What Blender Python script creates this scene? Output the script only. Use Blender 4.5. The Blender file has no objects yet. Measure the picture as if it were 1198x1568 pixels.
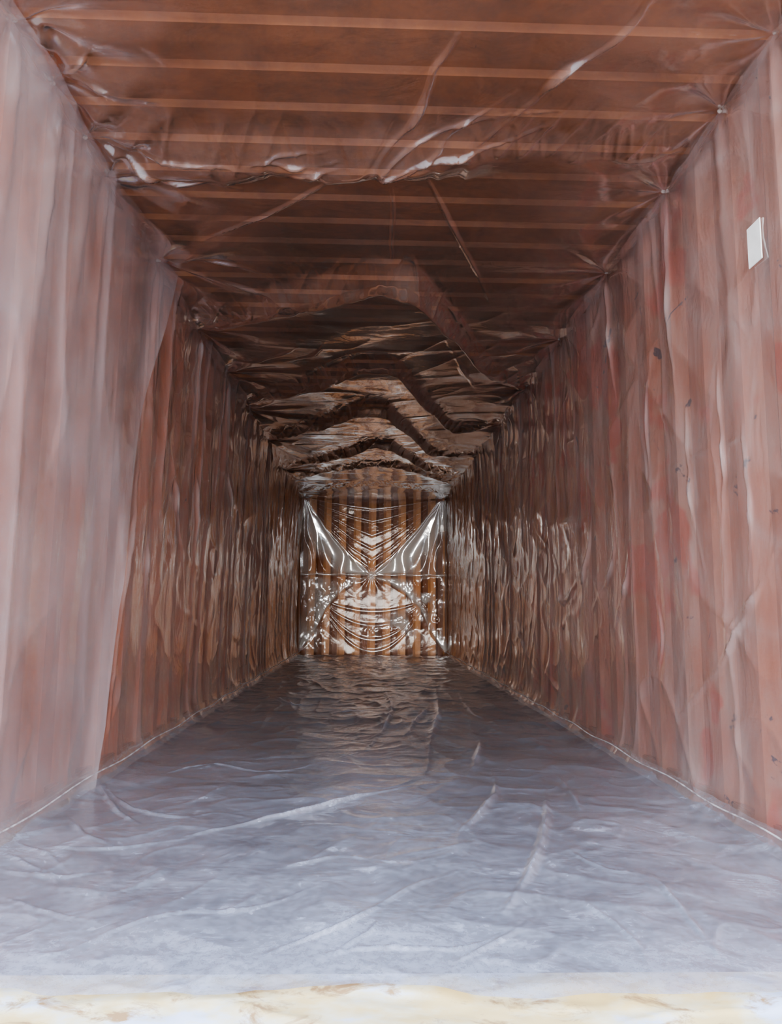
import bpy, bmesh, math, numpy as np
from mathutils import Matrix, Vector
rng=np.random.RandomState(7)
# ---------------- dimensions (camera at world origin) ----------------
WL,WR,H,HF=1.112,1.238,1.779,0.70
Y0,Y1=1.56,11.75
F=1132.0
sc=bpy.context.scene
try: sc.view_settings.look='AgX - Medium High Contrast'
except Exception as e: print(e)
# ---------------- camera ----------------
cam=bpy.data.cameras.new('camera'); co=bpy.data.objects.new('camera',cam)
sc.collection.objects.link(co); sc.camera=co
cam.sensor_fit='VERTICAL'; cam.sensor_height=36; cam.sensor_width=36; cam.lens=26.0
cam.clip_start=0.02
R=Matrix.Rotation(math.radians(-1.62),4,'Z')@Matrix.Rotation(math.radians(97.5),4,'X')@Matrix.Rotation(math.radians(0.5),4,'Z')
co.matrix_world=R
R3=R.to_3x3()
def ray(px,py):
    return R3@Vector(((px-599)/F,-(py-784)/F,-1.0))
def onz(px,py,z):
    r=ray(px,py); k=z/r.z; return (r.x*k,r.y*k)
def onx(px,py,x):
    r=ray(px,py); k=x/r.x; return (r.y*k,r.z*k)
# ---------------- noise helpers ----------------
def vn(u,v,seed=0):
    r=np.random.RandomState(seed); G=r.rand(256,256)*2-1
    iu=np.floor(u).astype(int); iv=np.floor(v).astype(int)
    fu=u-iu; fv=v-iv
    fu=fu*fu*fu*(fu*(fu*6-15)+10); fv=fv*fv*fv*(fv*(fv*6-15)+10)
    a=G[iu%256,iv%256]; b=G[(iu+1)%256,iv%256]; c=G[iu%256,(iv+1)%256]; d=G[(iu+1)%256,(iv+1)%256]
    return (a*(1-fu)+b*fu)*(1-fv)+(c*(1-fu)+d*fu)*fv
def fbm(u,v,seed=0,o=3):
    s=0;a=1
    for i in range(o):
        s=s+a*vn(u*2**i,v*2**i,seed+i); a*=.5
    return s
def ridge_n(u,v,seed=0):
    return (1-np.abs(vn(u,v,seed)))**4
def sstep(a,b,x):
    t=np.clip((x-a)/(b-a),0,1); return t*t*(3-2*t)
def polyd(X,Y,pts):
    best=np.full(X.shape,1e9); par=np.zeros(X.shape)
    n=len(pts)-1
    for i in range(n):
        ax,ay=pts[i]; bx,by=pts[i+1]
        dx,dy=bx-ax,by-ay; L=dx*dx+dy*dy+1e-12
        t=np.clip(((X-ax)*dx+(Y-ay)*dy)/L,0,1)
        d=np.hypot(X-ax-t*dx,Y-ay-t*dy)
        m=d<best; best[m]=d[m]; par[m]=((i+t)/n)[m]
    return best,par
def smoothpts(pts,k=6):
    p=[np.array(q,float) for q in pts]; p=[2*p[0]-p[1]]+p+[2*p[-1]-p[-2]]; out=[]
    for i in range(1,len(p)-2):
        for j in range(k):
            t=j/k
            out.append(.5*((2*p[i])+(-p[i-1]+p[i+1])*t+(2*p[i-1]-5*p[i]+4*p[i+1]-p[i+2])*t*t+(-p[i-1]+3*p[i]-3*p[i+1]+p[i+2])*t**3))
    out.append(p[-2]); return [tuple(q) for q in out]
def fold(X,Y,pts,w,h):
    pts=smoothpts(pts,4)
    j=.4*w*vn(X*14,Y*14,201)
    d,t=polyd(X+j,Y+j,pts)
    taper=np.sin(np.pi*np.clip(t,0.02,.98))
    taper=taper**.8*(.75+.5*vn(t*6,t*0+w*300,202))
    g=np.exp(-(d/(w*(0.45+.55*np.clip(taper,0,1))))**2)*taper
    return h*g, g
# ---------------- mesh helpers ----------------
def link(o,parent=None):
    sc.collection.objects.link(o)
    if parent: o.parent=parent
    return o
def grid(name,P,mat,haze=None,parent=None,flip=False):
    nu,nv=P.shape[:2]
    me=bpy.data.meshes.new(name)
    idx=np.arange(nu*nv).reshape(nu,nv)
    q=np.stack([idx[:-1,:-1],idx[1:,:-1],idx[1:,1:],idx[:-1,1:]],-1).reshape(-1,4)
    if flip: q=q[:,::-1]
    q=np.ascontiguousarray(q)
    me.vertices.add(nu*nv); me.vertices.foreach_set('co',P.reshape(-1).astype(np.float32))
    me.loops.add(q.size); me.loops.foreach_set('vertex_index',q.reshape(-1).astype(np.int32))
    me.polygons.add(len(q)); me.polygons.foreach_set('loop_start',(np.arange(len(q))*4).astype(np.int32))
    me.polygons.foreach_set('loop_total',np.full(len(q),4,dtype=np.int32))
    me.update(calc_edges=True); me.validate()
    me.polygons.foreach_set('use_smooth',np.ones(len(me.polygons),dtype=bool))
    a=me.attributes.new('haze','FLOAT','POINT')
    hz=np.zeros(nu*nv) if haze is None else np.clip(haze,0,1).reshape(-1)
    a.data.foreach_set('value',hz.astype(np.float32))
    me.materials.append(mat)
    return link(bpy.data.objects.new(name,me),parent)
def boxes(name,bl,mat,parent=None,bev=0.004):
    bm=bmesh.new()
    for (x0,x1,y0,y1,z0,z1) in bl:
        r=bmesh.ops.create_cube(bm,size=1)
        for v in r['verts']:
            v.co=Vector(((x0+x1)/2+v.co.x*(x1-x0),(y0+y1)/2+v.co.y*(y1-y0),(z0+z1)/2+v.co.z*(z1-z0)))
    bmesh.ops.bevel(bm,geom=bm.edges[:],offset=bev,segments=2,affect='EDGES')
    me=bpy.data.meshes.new(name); bm.to_mesh(me); bm.free(); me.materials.append(mat)
    return link(bpy.data.objects.new(name,me),parent)
# ---------------- materials ----------------
def newmat(n):
    m=bpy.data.materials.new(n); m.use_nodes=True; nt=m.node_tree; nt.nodes.clear()
    return m,nt
def ramp(nt,src,stops):
    r=nt.nodes.new('ShaderNodeValToRGB')
    e=r.color_ramp.elements
    while len(e)<len(stops): e.new(.5)
    for i,(p,c) in enumerate(stops): e[i].position=p; e[i].color=(*c,1)
    nt.links.new(src,r.inputs[0]); return r
def coords(nt,scale):
    tc=nt.nodes.new('ShaderNodeTexCoord'); mp=nt.nodes.new('ShaderNodeMapping')
    mp.inputs['Scale'].default_value=scale
    nt.links.new(tc.outputs['Object'],mp.inputs[0]); return mp.outputs[0]
def noise(nt,vec,scale,detail=4,rough=.6,dist=0):
    n=nt.nodes.new('ShaderNodeTexNoise'); n.inputs['Scale'].default_value=scale
    n.inputs['Detail'].default_value=detail; n.inputs['Roughness'].default_value=rough
    n.inputs['Distortion'].default_value=dist
    nt.links.new(vec,n.inputs['Vector']); return n.outputs[0]
def mixc(nt,f,a,b):
    m=nt.nodes.new('ShaderNodeMix'); m.data_type='RGBA'
    nt.links.new(f,m.inputs[0])
    for s,i in ((a,6),(b,7)):
        if isinstance(s,tuple): m.inputs[i].default_value=(*s,1)
        else: nt.links.new(s,m.inputs[i])
    return m.outputs[2]
def steel(name,c1,c2,c3,chips=0.66,chipcol=(.03,.03,.05),patch=None,spec=.5):
    m,nt=newmat(name)
    out=nt.nodes.new('ShaderNodeOutputMaterial'); p=nt.nodes.new('ShaderNodeBsdfPrincipled')
    nt.links.new(p.outputs[0],out.inputs[0]); p.inputs['Specular IOR Level'].default_value=spec
    v=coords(nt,(1,1,1)); vs=coords(nt,(3,3,.7))
    r=ramp(nt,noise(nt,v,1.6,5),[(.3,c1),(.55,c2),(.75,c3)])
    st=ramp(nt,noise(nt,vs,3.0,6,.7),[(.42,(0,0,0)),(.7,(1,1,1))])
    base=mixc(nt,st.outputs[0],r.outputs[0],c3)
    if patch:
        pa=ramp(nt,noise(nt,coords(nt,(1,1,.8)),2.2,3,.5,.3),[(.56,(0,0,0)),(.585,(1,1,1))])
        base=mixc(nt,pa.outputs[0],base,patch)
    ch=ramp(nt,noise(nt,v,7,6,.65,.6),[(chips,(0,0,0)),(chips+.03,(1,1,1))])
    base=mixc(nt,ch.outputs[0],base,chipcol)
    nt.links.new(base,p.inputs['Base Color']); p.inputs['Roughness'].default_value=.5
    b=nt.nodes.new('ShaderNodeBump'); b.inputs['Strength'].default_value=.25; b.inputs['Distance'].default_value=.01
    nt.links.new(noise(nt,v,30,5),b.inputs['Height']); nt.links.new(b.outputs[0],p.inputs['Normal'])
    return m
M_left=steel('steel_paint_left',(.42,.11,.04),(.50,.14,.05),(.36,.13,.07),.70,(.05,.03,.03))
M_right=steel('steel_paint_right',(.36,.125,.075),(.43,.155,.09),(.42,.23,.17),.64,(.08,.05,.06),(.44,.105,.06))
M_roof=steel('steel_paint_roof',(.31,.105,.032),(.39,.135,.038),(.23,.085,.032),.70,(.08,.03,.02))
M_rooflit=steel('steel_paint_roof_lit',(.42,.15,.045),(.50,.185,.055),(.34,.115,.04),.70,(.12,.05,.03))  # lighter copy of the roof paint: door light painted onto the facing slopes
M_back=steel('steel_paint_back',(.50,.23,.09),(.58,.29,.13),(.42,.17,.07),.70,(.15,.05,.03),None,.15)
M_back2=steel('steel_paint_back_shade_and_post',(.16,.055,.02),(.20,.07,.028),(.12,.045,.02),.70,(.08,.03,.02),None,.15)  # darker copy of the back paint: shade painted into recesses; also corner posts
def simple(name,c,rough=.6,c2=None,scale=8,lo=.38,hi=.62):
    m,nt=newmat(name); out=nt.nodes.new('ShaderNodeOutputMaterial'); p=nt.nodes.new('ShaderNodeBsdfPrincipled')
    nt.links.new(p.outputs[0],out.inputs[0]); p.inputs['Roughness'].default_value=rough
    c2=c2 or tuple(x*.7 for x in c)
    r=ramp(nt,noise(nt,coords(nt,(1,1,1)),scale,6,.65),[(lo,c),(hi,c2)])
    nt.links.new(r.outputs[0],p.inputs['Base Color']); return m
M_wood=simple('plywood_floor',(.09,.078,.075),.6,(.05,.044,.045),4)
M_ground=simple('concrete_ground',(.55,.53,.50),.9,(.42,.40,.38),2)
M_sill,nt=newmat('cream_worn_paint'); out=nt.nodes.new('ShaderNodeOutputMaterial'); p=nt.nodes.new('ShaderNodeBsdfPrincipled'); nt.links.new(p.outputs[0],out.inputs[0])
v=coords(nt,(1,1.6,1))
a=ramp(nt,noise(nt,v,5,5,.6),[(.42,(.76,.58,.28)),(.53,(.78,.70,.50)),(.62,(.66,.72,.86))])
b_=ramp(nt,noise(nt,v,9,6,.7,.5),[(.54,(0,0,0)),(.64,(1,1,1))])
nt.links.new(mixc(nt,b_.outputs[0],a.outputs[0],(.42,.27,.14)),p.inputs['Base Color']); p.inputs['Roughness'].default_value=.5
M_label=simple('white_label_paper',(.9,.9,.86),.5,(.8,.8,.76),12)
M_cord=simple('tie_cord',(.45,.36,.30),.5)
M_seam=simple('welded_film_seam',(.60,.56,.55),.25,(.30,.25,.25),20)
def film(name,base_haze,hazecol,sc3,bump=.5,rough=.16,tint=(.95,.93,.92),bscale=5,det=4,base=.06,k=1.2,pw_=4.0,mx=.88,speck=0,hg=.25):
    m,nt=newmat(name); L=nt.links
    out=nt.nodes.new('ShaderNodeOutputMaterial')
    v=coords(nt,sc3)
    n1=noise(nt,v,bscale,det,.5,.5)
    b=nt.nodes.new('ShaderNodeBump'); b.inputs['Strength'].default_value=bump; b.inputs['Distance'].default_value=.03
    L.new(n1,b.inputs['Height'])
    tr=nt.nodes.new('ShaderNodeBsdfTransparent'); tr.inputs[0].default_value=(*tint,1)
    df=nt.nodes.new('ShaderNodeBsdfDiffuse'); df.inputs[0].default_value=(*hazecol,1)
    gs=nt.nodes.new('ShaderNodeBsdfAnisotropic'); gs.inputs['Color'].default_value=(1,1,1,1); gs.inputs['Roughness'].default_value=rough
    for s in (df,gs): L.new(b.outputs[0],s.inputs['Normal'])
    at=nt.nodes.new('ShaderNodeAttribute'); at.attribute_name='haze'
    nl=noise(nt,coords(nt,(1,1,1)),2.5,4,.6)
    mm=nt.nodes.new('ShaderNodeMath'); mm.operation='MULTIPLY'; mm.inputs[1].default_value=base_haze*2; L.new(nl,mm.inputs[0])
    ad=nt.nodes.new('ShaderNodeMath'); ad.operation='MULTIPLY_ADD'; ad.inputs[1].default_value=.6; ad.use_clamp=True
    L.new(at.outputs['Fac'],ad.inputs[0]); L.new(mm.outputs[0],ad.inputs[2])
    hz_out=ad.outputs[0]
    if speck:
        sp=ramp(nt,noise(nt,coords(nt,(1,1,1)),38,5,.75,.3),[(.40,(.72,.72,.72)),(.56,(1,1,1)),(.66,(1.0,1.0,1.0))])
        sp2=ramp(nt,noise(nt,coords(nt,(1,1,1)),16,6,.75,.8),[(.60,(0,0,0)),(.66,(1,1,1))])
        m3=nt.nodes.new('ShaderNodeMath'); m3.operation='MULTIPLY'; L.new(hz_out,m3.inputs[0]); L.new(sp.outputs[0],m3.inputs[1])
        m4=nt.nodes.new('ShaderNodeMath'); m4.operation='MULTIPLY_ADD'; m4.use_clamp=True; m4.inputs[1].default_value=speck
        L.new(sp2.outputs[0],m4.inputs[0]); L.new(m3.outputs[0],m4.inputs[2]); hz_out=m4.outputs[0]
    m1=nt.nodes.new('ShaderNodeMixShader'); L.new(hz_out,m1.inputs[0]); L.new(tr.outputs[0],m1.inputs[1]); L.new(df.outputs[0],m1.inputs[2])
    lw=nt.nodes.new('ShaderNodeLayerWeight'); lw.inputs[0].default_value=.5; L.new(b.outputs[0],lw.inputs['Normal'])
    pw=nt.nodes.new('ShaderNodeMath'); pw.operation='POWER'; pw.inputs[1].default_value=pw_; L.new(lw.outputs['Facing'],pw.inputs[0])
    f2=nt.nodes.new('ShaderNodeMath'); f2.operation='MULTIPLY_ADD'; f2.inputs[1].default_value=k; f2.inputs[2].default_value=base; L.new(pw.outputs[0],f2.inputs[0])
    f3=nt.nodes.new('ShaderNodeMath'); f3.operation='MULTIPLY_ADD'; f3.inputs[1].default_value=hg
    L.new(at.outputs['Fac'],f3.inputs[0]); L.new(f2.outputs[0],f3.inputs[2])
    f4=nt.nodes.new('ShaderNodeMath'); f4.operation='MINIMUM'; f4.inputs[1].default_value=mx; L.new(f3.outputs[0],f4.inputs[0])
    m2=nt.nodes.new('ShaderNodeMixShader'); L.new(f4.outputs[0],m2.inputs[0]); L.new(m1.outputs[0],m2.inputs[1]); L.new(gs.outputs[0],m2.inputs[2])
    L.new(m2.outputs[0],out.inputs[0]); return m
M_fw=film('liner_film_wall',.15,(.74,.68,.66),(1,1.3,.6),.42,.10,base=.11)
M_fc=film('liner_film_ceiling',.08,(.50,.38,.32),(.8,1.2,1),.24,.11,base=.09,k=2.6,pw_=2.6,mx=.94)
M_ff=film('liner_film_floor',.17,(.64,.67,.78),(1,1,1),.55,.14,k=.8,speck=.18)
M_fb=film('liner_film_back',.005,(.95,.92,.88),(1,1,1),.30,.12,bscale=3,base=.012,hg=.32)
M_flap=film('liner_film_flap',.13,(.86,.76,.78),(1,1.3,.5),.30,.13,k=.6)
# ---------------- container shell ----------------
def corr(a0,a1,pitch,depth,flat):
    pts=[];y=a0;sl=(pitch-2*flat)/2
    while y<a1:
        pts+= [(y,0),(y+flat,0),(y+flat+sl,depth),(y+2*flat+sl,depth)]; y+=pitch
    pts=[p for p in pts if p[0]<a1]; pts.append((a1,0)); return pts
def corrsheet(name,pts,fn,rows,mat,flip=False):
    P=np.array([[fn(a,d,r) for r in rows] for a,d in pts])
    o=grid(name,P,mat,flip=flip); o.data.polygons.foreach_set('use_smooth',np.zeros(len(o.data.polygons),dtype=bool))
    return o
rows=list(np.linspace(-HF-.02,H+.06,6))
pl=corr(Y0,Y1+.1,.278,.036,.072)
corrsheet('wall_left',pl,lambda a,d,r:(-WL-.025-d,a,r),rows,M_left)
corrsheet('wall_right',pl,lambda a,d,r:(WR+.02+d,a,r),rows,M_right,True)
pr=corr(Y0-.05,Y1+.1,.2,.020,.084)
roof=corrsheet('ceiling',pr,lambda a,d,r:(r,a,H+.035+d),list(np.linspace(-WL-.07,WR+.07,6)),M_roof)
roof.data.materials.append(M_rooflit)
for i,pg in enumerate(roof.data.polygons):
    if (i//5)%4==3: pg.material_index=1  # door-facing slopes take the painted-in light
pb=corr(-WL-.07,WR+.07,.24,.045,.08)
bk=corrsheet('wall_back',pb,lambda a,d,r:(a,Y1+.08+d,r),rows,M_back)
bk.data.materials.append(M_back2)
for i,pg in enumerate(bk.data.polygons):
    if (i//5)%4 in (1,2): pg.material_index=1  # one slope and the recessed flat take the painted-in shade
bl=[];y=Y0
while y<Y1+.15:
    for (a,b) in ((-WL-.07,-.018),(.063,WR+.07)):
        bl.append((a,b,y,min(y+1.2,Y1+.15)-.001,-HF-.05,-HF-.02))
    y+=1.2
bl.append((-.019,.064,Y0,Y1+.15,-HF-.05,-HF-.021))
boxes('floor',bl,M_wood,bev=.001)
boxes('trim_1',[(-WL-.10,-WL-.03,Y0,Y1+.1,-HF-.16,-HF+.05)],M_left)
boxes('trim_2',[(WR+.03,WR+.10,Y0,Y1+.1,-HF-.16,-HF+.05)],M_right)
boxes('trim_3',[(-WL-.12,-WL-.03,Y0,Y1+.1,H+.02,H+.12)],M_left)
boxes('trim_4',[(WR+.03,WR+.12,Y0,Y1+.1,H+.02,H+.12)],M_right)
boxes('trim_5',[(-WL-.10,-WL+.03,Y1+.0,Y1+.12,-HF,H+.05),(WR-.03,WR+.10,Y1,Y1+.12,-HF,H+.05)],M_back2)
boxes('trim_6',[(-WL-.16,-WL-.03,Y0-.16,Y0,-HF-.16,H+.12),(WR+.03,WR+.16,Y0-.16,Y0,-HF-.16,H+.12),(-WL-.16,WR+.16,Y0-.16,Y0,H+.04,H+.16)],M_left)
g=np.array([[(x,y,-HF-.165) for y in np.linspace(-40,30,8)] for x in np.linspace(-35,35,8)])
grid('ground',g,M_ground)
# door sill : battered steel threshold lapping the plank ends
sill=bpy.data.objects.new('door_sill',None); link(sill)
XS,YS=np.meshgrid(np.linspace(-WL-.02,WR+.02,300),np.linspace(1.10,Y0+.018,70),indexing='ij')
ZS=-HF-.026+.006*fbm(XS*7,YS*9,120)+.006*ridge_n(XS*3,YS*8,121)
kk=sstep(Y0-.08,Y0-.02,YS); ZS=ZS*(1-kk)+(-HF-.0185)*kk
ZS=np.where(YS<1.115,-HF-.16,ZS)
grid('sill_plate',np.stack([XS,YS,ZS],-1),M_sill,None,sill)
boxes('sill_beam',[(-WL-.1,WR+.1,1.12,1.555,-HF-.16,-HF-.05)],M_sill,sill,.01)
# ---------------- liner ----------------
liner=bpy.data.objects.new('plastic_liner',None); link(liner)
TLp=[(20,20),(78,130),(128,215),(160,268),(242,400),(305,505),(345,575),(380,628),(408,667),(436,714),(455,748)]
TRp=[(1190,40),(1105,165),(1018,290),(930,410),(858,515),(808,583),(768,636),(735,684),(712,733)]
TL=sorted([onx(a,b,-WL)[0] for a,b in TLp]+[Y1]); TR=sorted([onx(a,b,WR)[0] for a,b in TRp]+[Y1])
TL=[t for t in TL if t<=Y1]; TR=[t for t in TR if t<=Y1]
def scallop(y,T):
    T=np.array([Y0-.3]+list(T)+[Y1+.5]); i=np.clip(np.searchsorted(T,y)-1,0,len(T)-2)
    t=(y-T[i])/(T[i+1]-T[i]); L=np.minimum((T[i+1]-T[i]),1.2)
    return np.clip(4*t*(1-t),0,1)*.045*L/.8
def lip(pts,yl,yr,sag):
    w=[(-WL,yl)]
    for a,b in pts:
        x,y=onz(a,b,H-sag*(.6 if (a,b) in (pts[0],pts[-1]) and len(pts)>3 else 1)); w.append((x,y))
    w.append((WR,yr)); return w,sag
def tie(px,side): return onx(px,933-(567-px)*1.6,-WL)[0] if side=='L' else onx(px,933-(px-567)*1.437,WR)[0]
LIPS=[lip([(390,271),(540,270),(650,268)],tie(160,'L'),tie(1050,'R'),.09),
      lip([(450,474),(565,460),(637,460),(730,560)],tie(300,'L'),tie(806,'R'),.14),
      lip([(470,596),(553,577),(610,577),(690,664)],tie(372,'L'),tie(768,'R'),.12),
      lip([(490,655),(558,637),(592,637),(660,697)],tie(403,'L'),tie(735,'R'),.12),
      lip([(505,704),(568,688),(598,688),(655,722)],tie(430,'L'),tie(713,'R'),.10),
      lip([(515,724),(565,715),(602,716)],tie(443,'L'),tie(702,'R'),.08),
      lip([(520,746),(600,744)],min(tie(455,'L'),11.1),11.2,.04)]
xs=np.linspace(-WL,WR,340); ys=np.linspace(Y0,Y1,1500)
X,Y=np.meshgrid(xs,ys,indexing='ij')
def gsm(a,sig):
    n=int(3*sig/(xs[1]-xs[0])); kx_=np.arange(-n,n+1)*(xs[1]-xs[0]); kk=np.exp(-(kx_/sig)**2/2); kk/=kk.sum()
    return np.convolve(np.pad(a,n,mode='reflect',reflect_type='odd'),kk,mode='valid')
cy=[np.full_like(xs,1.3)]; am=[np.full_like(xs,.03)]
for i,(w_,s) in enumerate(LIPS):
    w_=sorted(w_)
    c=gsm(np.interp(xs,[p[0] for p in w_],[p[1] for p in w_]),.05)+.025*vn(xs*5,xs*0+i,50+i)+.02*vn(xs*13,xs*0+i,60+i)+.012*vn(xs*26,xs*0+i,66+i)
    a=s*gsm(np.interp(xs,[-WL,-WL+.2,-.25,.35,WR-.2,WR],[.10,.45,1,1,.45,.10]),.08)*(1+.15*vn(xs*5,xs*0,70+i))
    if i==0: a=a*np.interp(xs,[-WL,.15,.5,WR],[1,1,.15,.05])
    cy.append(c); am.append(a)
cy.append(np.full_like(xs,Y1+.6)); am.append(np.full_like(xs,.04))
cy=np.array(cy); cy=np.maximum.accumulate(cy+np.arange(len(cy))[:,None]*1e-3,axis=0)
sag=np.zeros_like(X); hc=np.zeros_like(X); near_crest=np.zeros_like(X)
for k in range(len(cy)-1):
    c0=cy[k][:,None]; c1=cy[k+1][:,None]; m=(Y>=c0)&(Y<c1)
    L_=np.maximum(c1-c0,.05); t=np.clip((Y-c0)/L_,0,1); dist=c1-Y; da=Y-c0
    last=(k==len(cy)-2)
    face=np.clip(1-dist/.24,0,1)**1.6
    s=am[k+1][:,None]*(.30*t+.70*face)+am[k][:,None]*(1-sstep(0,.16,da))
    if last: s=am[k][:,None]+0*t
    sag=np.where(m,s,sag)
    nc=np.where(m,sstep(.40,.08,dist)*sstep(0,.04,dist)*(0 if last else 1),0)*(1 if k>0 else .6)
    near_crest=np.maximum(near_crest,nc)
    hc=np.where(m,nc*.14*np.clip(.5+1.2*vn(X*6,Y*8,75),0,1),hc)
sag+=scallop(Y,TL)*np.exp(-(X+WL)/.25)+scallop(Y,TR)*np.exp(-(WR-X)/.25)
Z=H-sag
deep=sstep(2.8,5,Y)
Z-= .006*fbm(X*1.7,Y*2.5,5,2)*(.4+deep)+.006*deep*ridge_n(X*2.5+Y*2,Y*4,9)
Z-= near_crest*(.013*ridge_n(X*10+Y*4,Y*1.6,12)+.009*ridge_n(X*21-Y*5,Y*3,13)+.006*fbm(X*14,Y*8,14,2))
for T,xx in ((TL,-WL),(TR,WR)):
    for j,ty_ in enumerate(T):
        r=np.hypot(X-xx,Y-ty_); th=np.arctan2(Y-ty_,np.abs(X-xx))
        Z-=(.016 if xx<0 else .008)*np.exp(-r/.50)*np.minimum(r/.12,1)*np.sin(8*th+j*1.3+1.5*vn(r*2,th*2,j))
CF=[([(700,60),(665,115),(640,180),(600,215),(545,268)],.011,.034),
    ([(1005,5),(940,75),(860,125),(800,180),(735,222)],.010,.032),
    ([(545,268),(600,250),(700,235),(765,225),(832,205)],.009,.027),
    ([(560,262),(640,215),(720,190),(790,150)],.007,.018),
    ([(580,262),(660,238),(710,195),(860,180)],.006,.016),
    ([(310,375),(400,335),(470,305),(540,270)],.007,.018),
    ([(650,275),(690,345),(725,410),(752,468)],.007,.016),
    ([(600,290),(602,330),(600,380),(605,430)],.008,.012),
    ([(632,390),(640,420),(645,450)],.012,.02),
    ([(242,400),(330,425),(430,452),(540,462)],.010,.022),
    ([(160,268),(230,275),(330,280),(420,272)],.010,.028),
    ([(128,215),(190,245),(260,275),(370,300)],.010,.028),
    ([(130,218),(220,240),(330,245),(420,258)],.009,.022),
    ([(245,402),(300,400),(380,415),(420,430)],.010,.020),
    ([(80,130),(110,110),(140,80)],.012,.024),([(80,130),(150,140),(240,160)],.010,.018),
    ([(20,20),(60,60),(78,130)],.02,.03),
    ([(400,235),(450,245),(520,235)],.010,.016),([(430,260),(480,250),(540,240)],.010,.016),
    ([(380,245),(430,232),(500,225)],.008,.012),
    ([(660,440),(700,480),(740,545)],.015,.02),([(1050,235),(980,250),(900,250)],.008,.014),
    ([(680,520),(710,570),(730,600)],.02,.02),([(390,555),(430,545),(460,530)],.015,.012),
    ([(440,555),(480,545),(500,520)],.015,.012)]
for pts,w,h in CF:
    wp=[onz(a,b,H-.03) for a,b in pts]
    dz,g=fold(X,Y,wp,w,h); Z-=dz; hc=np.maximum(hc,.28*g)
grid('liner_ceiling',np.stack([X,Y,Z],-1),M_fc,hc,liner,flip=True)
def wall(name,side,T,folds,mat):
    zs=np.linspace(-HF,H,200)
    Yw,Zw=np.meshgrid(np.linspace(Y0,Y1,1300),zs,indexing='ij')
    warp=.10*vn(Zw*.9,Yw*.5,3+side)+.04*vn(Zw*2.5,Yw*2,4)
    dp=sstep(3.5,7,Yw)
    u=Yw+warp+(.06*(H-Zw) if side<0 else -.10*(H-Zw)*sstep(3,6,Yw))
    amp=(.014 if side<0 else .006)+.010*dp
    D=amp*(.8*fbm(u*3.2,Zw*.5,20+side,2)+.9*ridge_n(u*4.5,Zw*.7,30+side))
    D+=.004*dp*ridge_n(u*8,Zw*1.6,33+side)+.010*dp*ridge_n(Yw*4+Zw*3,Zw*4-Yw,35)+.008*ridge_n(Yw*2.5-Zw*2.5,Zw*3+Yw,37)
    hz=.12*ridge_n(u*4.5,Zw*.7,30+side)**2+.16*ridge_n(Yw*3+Zw,Zw*3-Yw,36)**2
    for j,t in enumerate(T):
        q=(H-Zw); w=.02+.04*q
        cx=t-(.05 if side<0 else 0)*q+.02*np.sin(q*3+j)
        g=np.exp(-((Yw-cx)/w)**2)*np.exp(-q/1.0)
        k=1.0 if side<0 else .4
        D+=.030*k*g*sstep(0,.15,q)
        D+=.010*k*np.exp(-q/.5)*np.sin((Yw-t)/(.02+.25*q)*2.2)*np.exp(-((Yw-t)/(.05+.5*q))**2)*sstep(0,.1,q)
    D+=scallop(Yw,T)*np.exp(-(H-Zw)/.3)
    D+=.05*np.exp(-((Zw+HF)/.06))
    for pts,w,h in folds:
        wp=[onx(a,b,side*(WR if side>0 else WL)) for a,b in pts]
        dz,g=fold(Yw,Zw,wp,w,h); D+=dz; hz=np.maximum(hz,.28*g)
    Xw=(-WL+D) if side<0 else (WR-D)
    grid(name,np.stack([Xw,Yw,Zw],-1),mat,hz,liner)
RF=[([(825,815),(850,860),(860,920),(880,900),(900,860)],.02,.020),([(905,940),(925,900),(940,850),(945,800)],.02,.020),
    ([(870,930),(890,900),(905,840),(905,780)],.02,.022),([(1040,1100),(1100,1020),(1150,930),(1198,820)],.010,.014),
    ([(1110,980),(1150,920),(1198,860)],.010,.014),([(940,960),(960,900),(965,830)],.016,.018),
    ([(760,780),(775,850),(800,900)],.02,.02),([(1018,290),(1025,400),(1030,520),(1040,640)],.016,.014),
    ([(930,410),(935,520),(945,620)],.016,.014),([(1100,560),(1110,700),(1105,850)],.010,.014),
    ([(1050,620),(1060,760),(1080,880)],.010,.014),([(1140,640),(1150,780),(1145,900)],.009,.014),
    ([(820,1010),(850,1050),(880,1090)],.02,.012),([(780,900),(800,980),(830,1040)],.02,.014),
    ([(990,740),(1060,705),(1130,675),(1198,650)],.007,.008),([(1000,540),(990,640),(1000,760)],.012,.012),
    ([(830,810),(870,800),(905,795)],.02,.014),([(1000,900),(1015,980),(1000,1060)],.012,.012)]
LF=[([(215,560),(205,760),(180,960),(155,1180)],.02,.02),([(300,640),(300,760),(295,900)],.02,.024),
    ([(250,640),(270,760),(280,900)],.02,.024),([(330,600),(345,760),(345,900)],.02,.024),
    ([(385,700),(390,800),(390,900)],.025,.024),([(230,760),(225,860),(220,940)],.02,.02)]
wall('liner_wall_left',-1,TL,LF,M_fw); wall('liner_wall_right',1,TR,RF,M_fw)
# hanging doorway flap on the left
n1,n2=120,120
S,Q=np.meshgrid(np.linspace(0,1,n1),np.linspace(0,1,n2),indexing='ij')
zz=-HF+.01+Q*(H+HF-.03)
ed=np.interp(zz,[-HF,0,.9,H],[2.98,3.10,3.35,3.80])
yy=Y0+S*(ed-Y0)
dd=.045+.016*vn(yy*3.5+.3*Q,zz*.5,80)+.016*ridge_n(yy*3,zz*.6,81)+.02*sstep(.93,1,S)
grid('liner_flap',np.stack([-WL+dd,yy,zz],-1),M_flap,.15*sstep(.975,1,S)+.15*ridge_n(yy*3,zz*.6,81)**2,liner)
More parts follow.
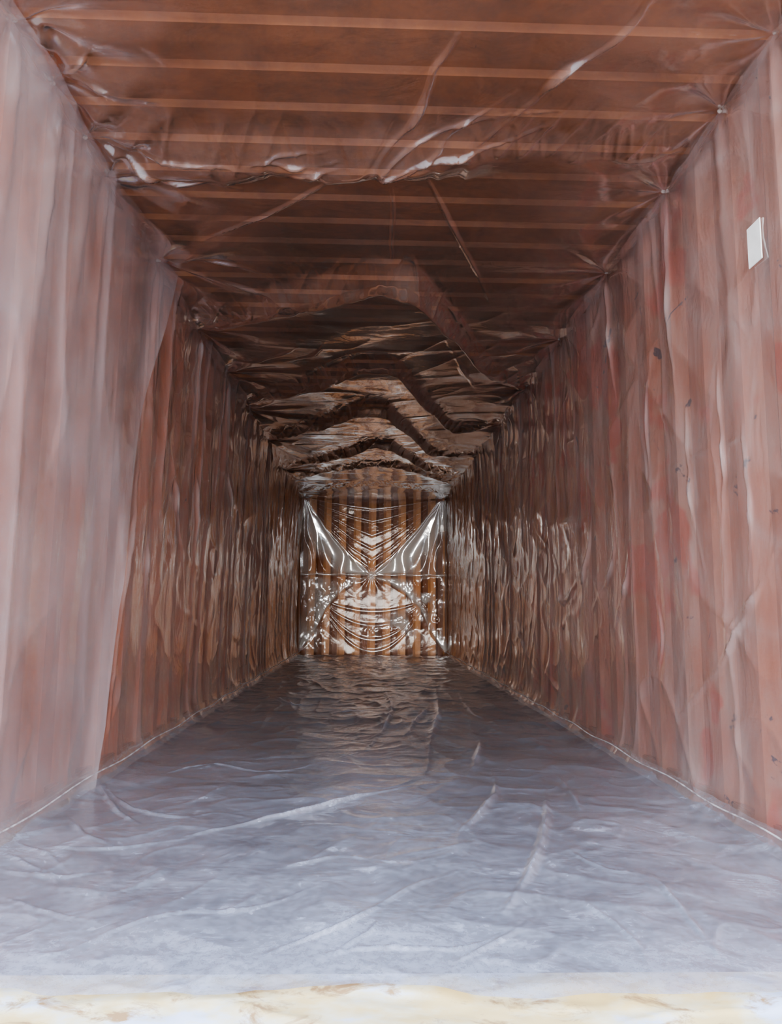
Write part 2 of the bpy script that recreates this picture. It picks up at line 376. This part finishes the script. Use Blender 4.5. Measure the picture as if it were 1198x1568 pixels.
# floor
Xf,Yf=np.meshgrid(np.linspace(-WL,WR,420),np.linspace(Y0-.12,Y1,1200),indexing='ij')
dpf=sstep(3,5,Yf)
Df=.004*(1+fbm(Xf*5,Yf*4,90))+.006*ridge_n(Xf*3+Yf,Yf*2.5-Xf,91)+.004*ridge_n(Xf*6-Yf*3,Yf*5+Xf*2,88)+.012*dpf*ridge_n(Xf*3.5+.6*Yf,Yf*1.8,92)+.008*dpf*ridge_n(Xf*7,Yf*4,96)+.008*dpf*fbm(Xf*3,Yf*2,89)
hf=.30*sstep(.15,.9,fbm(Xf*3,Yf*3,95))*sstep(4.5,2,Yf)+.30*sstep(1.9,1.5,Yf)+.30*sstep(4.4,1.6,Yf)*(1+.3*fbm(Xf*9,Yf*9,94))
FF=[([(285,1278),(380,1260),(480,1238),(560,1215),(640,1202)],.012,.035),
    ([(770,1392),(805,1345),(830,1290),(838,1230),(830,1190)],.013,.034),
    ([(700,1272),(735,1245),(760,1210),(755,1180)],.012,.030),([(715,1190),(735,1150),(735,1130)],.014,.025),
    ([(655,1180),(660,1130),(672,1090),(665,1050)],.02,.04),
    ([(620,1130),(640,1100),(665,1080)],.015,.03),([(560,1150),(600,1090),(585,1050)],.014,.03),
    ([(150,1198),(200,1235),(260,1248),(330,1243)],.008,.020),([(150,1200),(185,1245),(215,1262)],.008,.020),
    ([(60,1300),(160,1300),(290,1280)],.008,.014),([(0,1330),(80,1340),(180,1330)],.008,.014),
    ([(0,1370),(90,1400),(150,1410)],.008,.012),([(20,1290),(70,1310),(110,1335)],.008,.012),
    ([(0,1310),(60,1330),(120,1365)],.007,.012),([(100,1250),(130,1280),(190,1300)],.007,.012),
    ([(400,1470),(520,1420),(640,1350),(700,1330)],.006,.012),([(480,1480),(600,1470),(720,1450),(800,1400)],.006,.012),
    ([(1000,1340),(1050,1400),(1110,1470)],.007,.012),([(880,1370),(960,1430),(1000,1480)],.006,.010),
    ([(430,1330),(520,1310),(600,1320)],.006,.010),([(700,1480),(760,1440),(820,1400)],.008,.012),
    ([(230,1190),(330,1170),(430,1180),(560,1150)],.008,.010),([(480,1100),(560,1090),(640,1100)],.012,.016),
    ([(850,1180),(880,1220),(900,1260)],.008,.010),([(500,1490),(560,1440),(590,1390)],.005,.010),
    ([(130,1440),(260,1400),(380,1390),(500,1350)],.005,.010),([(870,1300),(930,1330),(1010,1340)],.006,.010),
    ([(400,1060),(450,1080),(520,1070)],.014,.016),([(700,1060),(720,1090),(760,1110)],.012,.014)]
for pts,w,h in FF:
    wp=[onz(a,b,-HF) for a,b in pts]
    dz,g=fold(Xf,Yf,wp,w,h); Df+=dz*.7; hf=np.maximum(hf,hf*.6+.45*g)
for cxp,cyp,rx,ry in ((910,1268,.06,.03),(920,1290,.05,.02),(785,1213,.05,.03),(785,1330,.08,.04),(520,1300,.04,.02),(805,1440,.07,.04),(720,1415,.05,.03),(480,1420,.04,.03),(250,1248,.04,.02),(610,1320,.04,.02),(380,1305,.05,.02),(560,1330,.04,.02),(330,1390,.05,.03),(640,1440,.05,.03),(900,1400,.05,.03)):
    a,b=onz(cxp,cyp,-HF); gg=np.exp(-(((Xf-a)/rx)**2+((Yf-b)/ry)**2))
    hf=np.maximum(hf,gg*1.5*sstep(-.5,.5,fbm(Xf*25,Yf*25,99)))
r=np.minimum(Xf+WL,WR-Xf); Df+=.05*np.exp(-r/.05)
Zf=-HF+Df-.010
Yf2=Yf+sstep(Y0+.25,Y0,Yf)*(.03*vn(Xf*3,Xf*0,98)+.02*vn(Xf*9,Xf*0,97)+.06*np.exp(-(Xf+WL)/.25)+.05)
grid('liner_floor',np.stack([Xf,Yf2,Zf],-1),M_ff,hf,liner)
# back sheet: haze paints in the door reflections of its tilted folds
n=420
S,T=np.meshgrid(np.linspace(0,1,n),np.linspace(0,1,n),indexing='ij')
V=np.interp(S,[0,.03,.17,.35,.487,.62,.80,.95,1],[1,.98,.79,.60,.50,.60,.79,.98,1])
D=.005*fbm(S*6,T*6,110)
up=(T>V)
lev=np.clip((1-T)/(1-V+1e-3),0,1)
hz=np.zeros_like(S)
for l0 in (.12,.30,.48,.64,.80,.92):
    gl=np.exp(-((lev-l0-.02*vn(S*3,T*0+l0*9,112))/.018)**2)*up*(S>.04)*(S<.94)
    D+=.010*gl; hz=np.maximum(hz,.22*gl)
mid=sstep(-.01,.02,V-T)*sstep(.49,.53,T)
for (cx,cz) in ((.02,1.0),(.97,1.0)):
    th=np.arctan2(1.0-T+.001,np.abs(S-cx)); r=np.hypot(S-cx,T-cz)
    side=(S<.487) if cx<.5 else (S>=.487)
    D+=np.where(side,mid*.05*np.sin(th*20+3*vn(r*5,th*4,113))*np.minimum(r*2,.6),0)
hz=np.maximum(hz,mid*(.20+.85*sstep(.28,.02,V-T)+.35*vn(S*7,T*7,114)))
band=np.exp(-((T-.505)/.010)**2); hz=np.maximum(hz,.45*band); D+=.02*band
hz=np.maximum(hz,.7*np.exp(-((T-V)/.012)**2)*(S>.04)*(S<.94))
kx,kz=.487,.50
th=np.arctan2(kz-T,S-kx); r=np.hypot(S-kx,T-kz)
D+=.012*np.sin(th*10)*np.exp(-r/.06)*np.minimum(r/.02,1)
hz=np.maximum(hz,.8*np.exp(-(r/.03)**2))
low=sstep(.50,.47,T)
dome=np.interp(S,[0,.10,.18,.27,.38,.487,.60,.72,.82,.9,1],[.0,.12,.28,.38,.45,.48,.45,.38,.28,.12,.0])
sidem=low*sstep(-.01,.03,T-dome)
hz=np.maximum(hz,sidem*(.15+.65*sstep(.12,.01,T-dome)+.5*vn(S*7,T*7,115)))
D+=sidem*.03*fbm(S*12,T*9,116)
lv=np.clip((.36-T)/(.36*np.clip(1-((S-.5)/.38)**2,.05,1)),0,1.5)
for l0 in (.25,.5,.75,.95):
    gl=np.exp(-((lv-l0)/.03)**2)*(T<.36)*(S>.16)*(S<.84); D+=.010*gl; hz=np.maximum(hz,.22*gl)
for cx,cz,rx,rz,a in ((.10,.22,.05,.14,.7),(.09,.38,.06,.06,.6),(.70,.20,.09,.06,.8),(.86,.35,.05,.14,.7),(.22,.4,.06,.06,.5),(.13,.05,.03,.05,.5),(.5,.15,.05,.03,.4)):
    gg=np.exp(-(((S-cx)/rx)**2+((T-cz)/rz)**2)); hz=np.maximum(hz,a*gg*sstep(-.4,.5,fbm(S*14,T*14,118))); D+=.03*gg*fbm(S*14,T*14,119)
D+=.05*np.exp(-np.minimum(S,1-S)/.03)
P=np.stack([-WL+.02+S*(WL+WR-.04),Y1-.02-D,-HF+T*(HF+H-.02)],-1)
grid('liner_back',P,M_fb,hz,liner)
def tube(name,pts,rad,mat,parent):
    cu=bpy.data.curves.new(name,'CURVE'); cu.dimensions='3D'; cu.bevel_depth=rad; cu.bevel_resolution=2
    sp=cu.splines.new('POLY'); sp.points.add(len(pts)-1)
    for i,p in enumerate(pts): sp.points[i].co=(*p,1)
    cu.materials.append(mat); return link(bpy.data.objects.new(name,cu),parent)
yl=np.linspace(Y0,Y1,160)
tube('seam_right',[(WR-.055,y,-HF+.055+.006*math.sin(y*9)) for y in yl],.003,M_seam,liner)
tube('seam_left',[(-WL+.06,y,-HF+.055+.006*math.sin(y*7)) for y in yl],.003,M_seam,liner)
# ties
bm=bmesh.new()
for T,xx,s in ((TL,-WL,1),(TR,WR,-1)):
    for t in T[:-1]:
        for (dx,dz,rd) in ((.006,-.004,.008),(-.006,.010,.005)):
            bmesh.ops.create_icosphere(bm,subdivisions=2,radius=rd,matrix=Matrix.Translation((xx+s*dx,t,H+dz))@Matrix.Diagonal((1.2,.7,1,1)))
        bmesh.ops.create_cone(bm,segments=8,radius1=.003,radius2=.003,depth=.08,cap_ends=True,
            matrix=Matrix.Translation((xx-s*.015,t,H+.025))@Matrix.Rotation(math.radians(-45*s),4,'Y'))
me=bpy.data.meshes.new('ties'); bm.to_mesh(me); bm.free(); me.materials.append(M_cord)
link(bpy.data.objects.new('corner_ties',me),liner)
# label on right wall
y_,z_=onx(1154,373,WR-.02)
boxes('white_label',[(WR-.018,WR-.014,y_-.04,y_+.04,z_-.068,z_+.068)],M_label,bev=.001)
# ---------------- light ----------------
w=bpy.data.worlds.new('sky'); sc.world=w; w.use_nodes=True; nt=w.node_tree; bg=nt.nodes['Background']
tc=nt.nodes.new('ShaderNodeTexCoord'); sx=nt.nodes.new('ShaderNodeSeparateXYZ'); nt.links.new(tc.outputs['Generated'],sx.inputs[0])
r=ramp(nt,sx.outputs[2],[(0,(1,.98,.95)),(.25,(.88,.93,1)),(1,(.52,.68,1))]); nt.links.new(r.outputs[0],bg.inputs[0]); bg.inputs[1].default_value=7.2
s=bpy.data.lights.new('end_wall_fill','SUN'); s.energy=1.8; s.angle=math.radians(11); s.color=(1,.95,.88)  # added low directional fill along the container, brightens end wall and film folds
so=bpy.data.objects.new('end_wall_fill',s); link(so)
so.rotation_euler=Vector((.02,1,-.035)).to_track_quat('-Z','Y').to_euler(); so.location=(0,-6,3)
